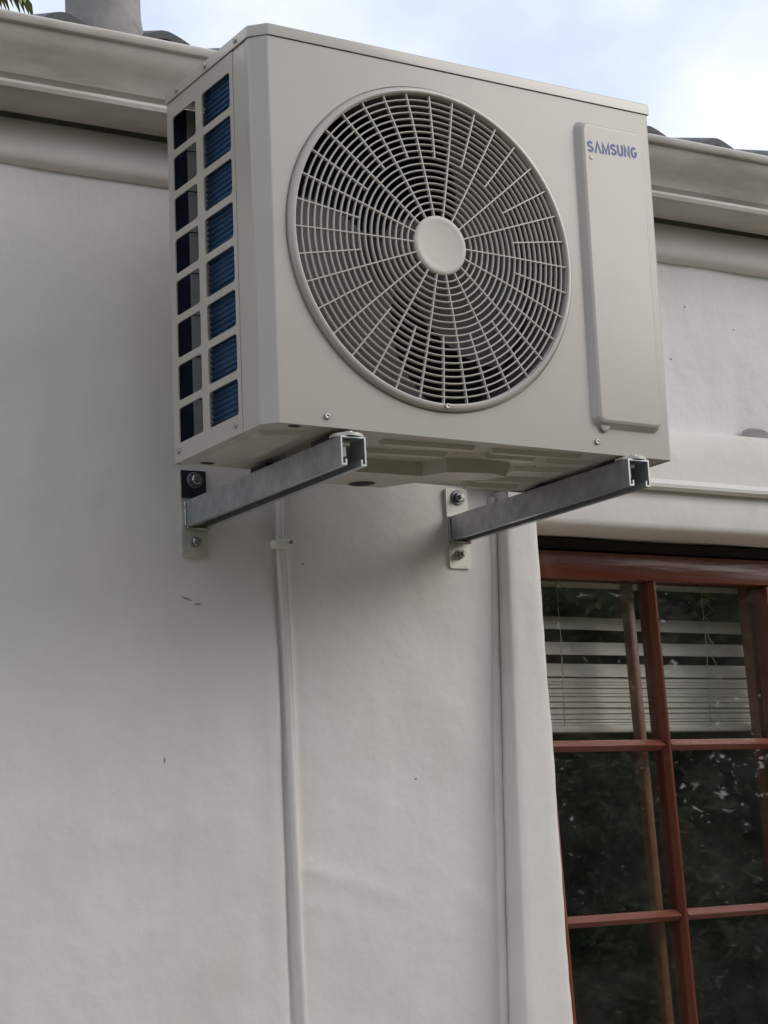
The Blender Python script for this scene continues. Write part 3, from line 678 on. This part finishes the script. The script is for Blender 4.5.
# service cover: raised pressing with sloping edges
cov_o = rrect(.5655, .6990, .0395, .5400, .016, 7); cov_i = rrect(.5775, .6930, .0510, .5310, .009, 7); cov_m = rrect(.5680, .6980, .0420, .5385, .0145, 7); n = len(cov_o)
V = [(x, YF+.0002, z) for x, z in cov_o] + [(x, YF-.0022, z) for x, z in cov_m] + [(x, YF-.0105, z) for x, z in rrect(.5735, .6950, .0475, .5345, .011, 7)] + [(x, YF-.0120, z) for x, z in cov_i]
V += [(x, YF-.0120, z) for x, z in rrect(.5785, .6918, .0522, .5300, .008, 7)]
F = [(i*n+k, i*n+(k+1) % n, (i+1)*n+(k+1) % n, (i+1)*n+k) for i in range(4) for k in range(n)] + [tuple(range(4*n, 5*n))]
cover = mesh('service_cover', V, F, 'acpaint', ac, smooth=24)
# brand lettering, printed
ca, sa = math.cos(R(2.6)), math.sin(R(2.6)); LV, LF = [], []
def poly(name, pts, x0, wd):
    k = len(LV)
    for u, v in pts: LV.append((x0+u*wd, v))
    return k
def stroke(path, th, x0, wd, ht):
    """bold stroke of constant weight along a path given in unit letter cells"""
    P = [Vector((x0+u*wd, v*ht)) for u, v in path]; k = len(LV); n = len(P)
    for i in range(n):
        a = (P[i]-P[i-1]).normalized() if i else (P[1]-P[0]).normalized(); b = (P[i+1]-P[i]).normalized() if i < n-1 else a
        nn = Vector((-(a+b).y, (a+b).x)).normalized(); f = th/2/max(.5, nn.dot(Vector((-a.y, a.x))))
        LV.append(tuple(P[i]+nn*f)); LV.append(tuple(P[i]-nn*f))
    for i in range(n-1): LF.append((k+2*i, k+2*i+1, k+2*i+3, k+2*i+2))
def arc(cx, cy, rx, ry, a0, a1, n=9): return [(cx+rx*math.cos(R(a0+(a1-a0)*i/n)), cy+ry*math.sin(R(a0+(a1-a0)*i/n))) for i in range(n+1)]
S_ = arc(.5, .70, .36, .20, 20, 180) + arc(.5, .70, .36, .18, 195, 250, 3) + arc(.5, .30, .36, .19, 70, 0, 4) + arc(.5, .30, .36, .20, -10, -165)
glyphs = {'S': [S_], 'A': [[(.10, .0), (.5, .93), (.90, .0)]], 'M': [[(.10, 0), (.10, .93), (.5, .12), (.90, .93), (.90, 0)]], 'U': [[(.13, 1), (.13, .36)] + arc(.5, .32, .37, .22, 180, 360) + [(.87, .36), (.87, 1)]],
          'N': [[(.13, 0), (.13, .95), (.87, .05), (.87, 1)]], 'G': [arc(.52, .5, .38, .40, 42, 335, 16) + [(.90, .46), (.56, .46)]]}
xc = 0; ht = .0190; gap_ = .0022
for ch in 'SAMSUNG':
    wd = {'M': .0142, 'A': .0132}.get(ch, .0112)
    for p_ in glyphs[ch]: stroke(p_, .0041, xc, wd, ht)
    xc += wd + gap_
xc -= gap_; kx = .0985/xc
V = []
for x, z in LV:
    x = (x-xc/2)*kx; z -= ht/2; V.append((.6320 + x*ca - z*sa, YF-.01225, .4975 + x*sa + z*ca))
n = len(V); V += [(x, y+.0004, z) for x, y, z in V]
mesh('lettering', V, LF + [tuple(i+n for i in f) for f in LF], 'blue', cover)
cap = disc_mesh('cap', .0040, .0006, 20, slot=False)
link('screw_cap', cap, 'acpaint', cover, Vector((.5890, YF-.0120, .4775)) - ORG[ac]); 
cap2 = disc_mesh('cap', .0090, .0018, 24, slot=False); link('screw_cap', cap2, 'acpaint', cover, Vector((.5885, YF-.0035, .0430)) - ORG[ac])
# screws
scr = disc_mesh('screw', .0046, .0034, 14)
for (x, z, y) in ((.0964, .0150, YF), (.5737, .0177, YF), (.2950, .0460, YF-.0085)): link('screw', scr, 'steel', ac, Vector((x, y, z)) - ORG[ac])
scl = disc_mesh('screw', .0042, .0030, 14)
for (y, z) in ((-.4090, .0140), (-.2220, .0165)): o = link('screw', scl, 'steel', ac, Vector((0, y, z)) - ORG[ac]); o.rotation_euler.z = R(-90)
for y in (-.245, -.345, -.445): o = link('screw', scl, 'steel', ac, Vector((-.0022, y, .5840)) - ORG[ac]); o.rotation_euler.z = R(-90)

# ------------------------------------------------------------------ trees
def leafcloud(centres, count, size, sd, droop=.3):
    rnd = random.Random(sd); V, F = [], []
    for i in range(count):
        c, r = rnd.choice(centres); d = Vector((rnd.gauss(0, 1), rnd.gauss(0, 1), rnd.gauss(0, 1))).normalized()
        p = Vector(c) + d*r*rnd.random()**.45
        ax = Vector((rnd.gauss(0, 1), rnd.gauss(0, 1), rnd.gauss(0, .6) - droop)).normalized(); sd_ = ax.cross(Vector((rnd.gauss(0, 1), rnd.gauss(0, 1), rnd.gauss(0, 1)))).normalized()
        s = size*rnd.uniform(.6, 1.4); k = len(V); nr = ax.cross(sd_)
        V += [tuple(p), tuple(p+ax*s*.5+sd_*s*.24+nr*s*.06), tuple(p+ax*s), tuple(p+ax*s*.5-sd_*s*.24+nr*s*.06)]; F += [(k, k+1, k+2), (k, k+2, k+3)]
    return V, F
def leafy_tree(x, y, h, rad, sd, label, count=9000, size=.13):
    rnd = random.Random(sd); t = thing('garden_tree', label, 'tree', (x, y, GZ), group='garden trees facing the window')
    V, F = tubevf([(x, y, GZ-.1), (x+.05, y, GZ+h*.25), (x-.04, y+.05, GZ+h*.5), (x, y, GZ+h*.8)], [.15, .12, .09, .03], 10); cs = []
    for k in range(34):
        a = rnd.uniform(0, 6.28); z = GZ+h*rnd.uniform(.10, 1); f = math.sin(min(1, (z-GZ)/h*1.05)*2.7)*.9+.25; r = rad*f*rnd.uniform(.25, 1)
        c = (x+r*math.cos(a), y+r*math.sin(a), z); cs.append((c, rad*rnd.uniform(.2, .42)))
        if k % 3 == 0: tubevf([(x, y, max(GZ+.4, z-.7)), ((x+c[0])/2, (y+c[1])/2, z-.2), c], [.05, .03, .012], 6, V=V, F=F)
    mesh('trunk', V, F, 'bark', t, smooth='all'); V, F = leafcloud(cs, count, size, sd); mesh('crown', V, F, 'leaf', t)
leafy_tree(4.6, -5.2, 3.5, 1.0, 3, 'leafy garden tree mirrored in the window, nearest of the three', 16000, .075)
leafy_tree(6.6, -5.2, 3.9, 1.2, 5, 'leafy garden tree mirrored in the window, farthest along the wall', 16000, .085)
leafy_tree(3.4, -7.2, 4.2, 1.3, 9, 'leafy garden tree mirrored in the window, farthest from the wall', 16000, .085)
hedge = thing('hedge', 'tall dark green hedge closing the garden opposite the wall', 'hedge', (6, -10, GZ))
rnd = random.Random(12); cs = [((rnd.uniform(-10, 15), -10+rnd.uniform(-.6, .6), GZ+rnd.uniform(.2, 4.8)), rnd.uniform(.5, .95)) for k in range(380)]
V, F = leafcloud(cs, 80000, .19, 12); mesh('foliage', V, F, 'leaf', hedge)
for k in range(14):
    x = -9.4+1.8*k; V, F = tubevf([(x, -10, GZ-.1), (x+.1, -10, GZ+1.4), (x-.1, -10.1, GZ+3)], [.08, .06, .02], 8); mesh('stem', V, F, 'bark', hedge, smooth='all')
# palm rising behind the roof, one frond hanging into view
PX, PY, PZ = .45, 2.75, 3.45
palm = thing('palm_tree', 'yellow-green palm frond tips hanging over the roof at upper left', 'palm', (PX, PY+2.2, GZ))
V, F = tubevf([(PX, PY+2.2, GZ), (PX+.05, PY+2.15, 0), (PX, PY+2.2, 2), (PX, PY+2.2, PZ+.1)], [.16, .13, .12, .10], 12); mesh('trunk', V, F, 'bark', palm, smooth='all')
rnd = random.Random(4)
def frond(base, tip, lift, lw=.017):
    V, F = [], []; b, t = Vector(base), Vector(tip); pts = []
    for i in range(15):
        s = i/14; p = b.lerp(t, s); p.z += lift*math.sin(math.pi*s*.85); pts.append(p)
    tubevf(pts, [.018*(1-.85*i/14) for i in range(15)], 6, V=V, F=F)
    for i in range(1, 57):
        s = i/57*13.99; j = int(s); p = pts[j].lerp(pts[j+1], s-j); d = (pts[j+1]-pts[j]).normalized(); sd_ = d.cross(Vector((0, 0, 1))).normalized()
        ln = .34*math.sin(math.pi*(.12+.8*i/57))
        for q in (-1, 1):
            e = p + (d*.6 + sd_*q*.75 + Vector((0, 0, -.55-rnd.random()*.35)))*ln*rnd.uniform(.8, 1.1); mid = p.lerp(e, .45)+Vector((0, 0, .02)); wv = d*lw
            k = len(V); V += [tuple(p), tuple(mid+wv), tuple(e), tuple(mid-wv)]; F.append((k, k+1, k+2)); F.append((k, k+2, k+3))
    mesh('frond', V, F, 'frond', palm)
cb = (PX, PY+2.2, PZ+.1)
C0 = Vector(camo.location); RM = camo.rotation_euler.to_matrix()
frond(cb, (1.53, 4.26, 2.86), .30, .036); frond(cb, (1.44, 4.35, 2.90), .36, .036)
for k in range(12):
    a = R(10+25*k); rr = 1.75*rnd.uniform(.85, 1.1); frond(cb, (cb[0]+rr*math.cos(a), cb[1]+rr*math.sin(a), cb[2]-.75+rnd.uniform(-.3, .5)), .65)

bpy.context.view_layer.update()
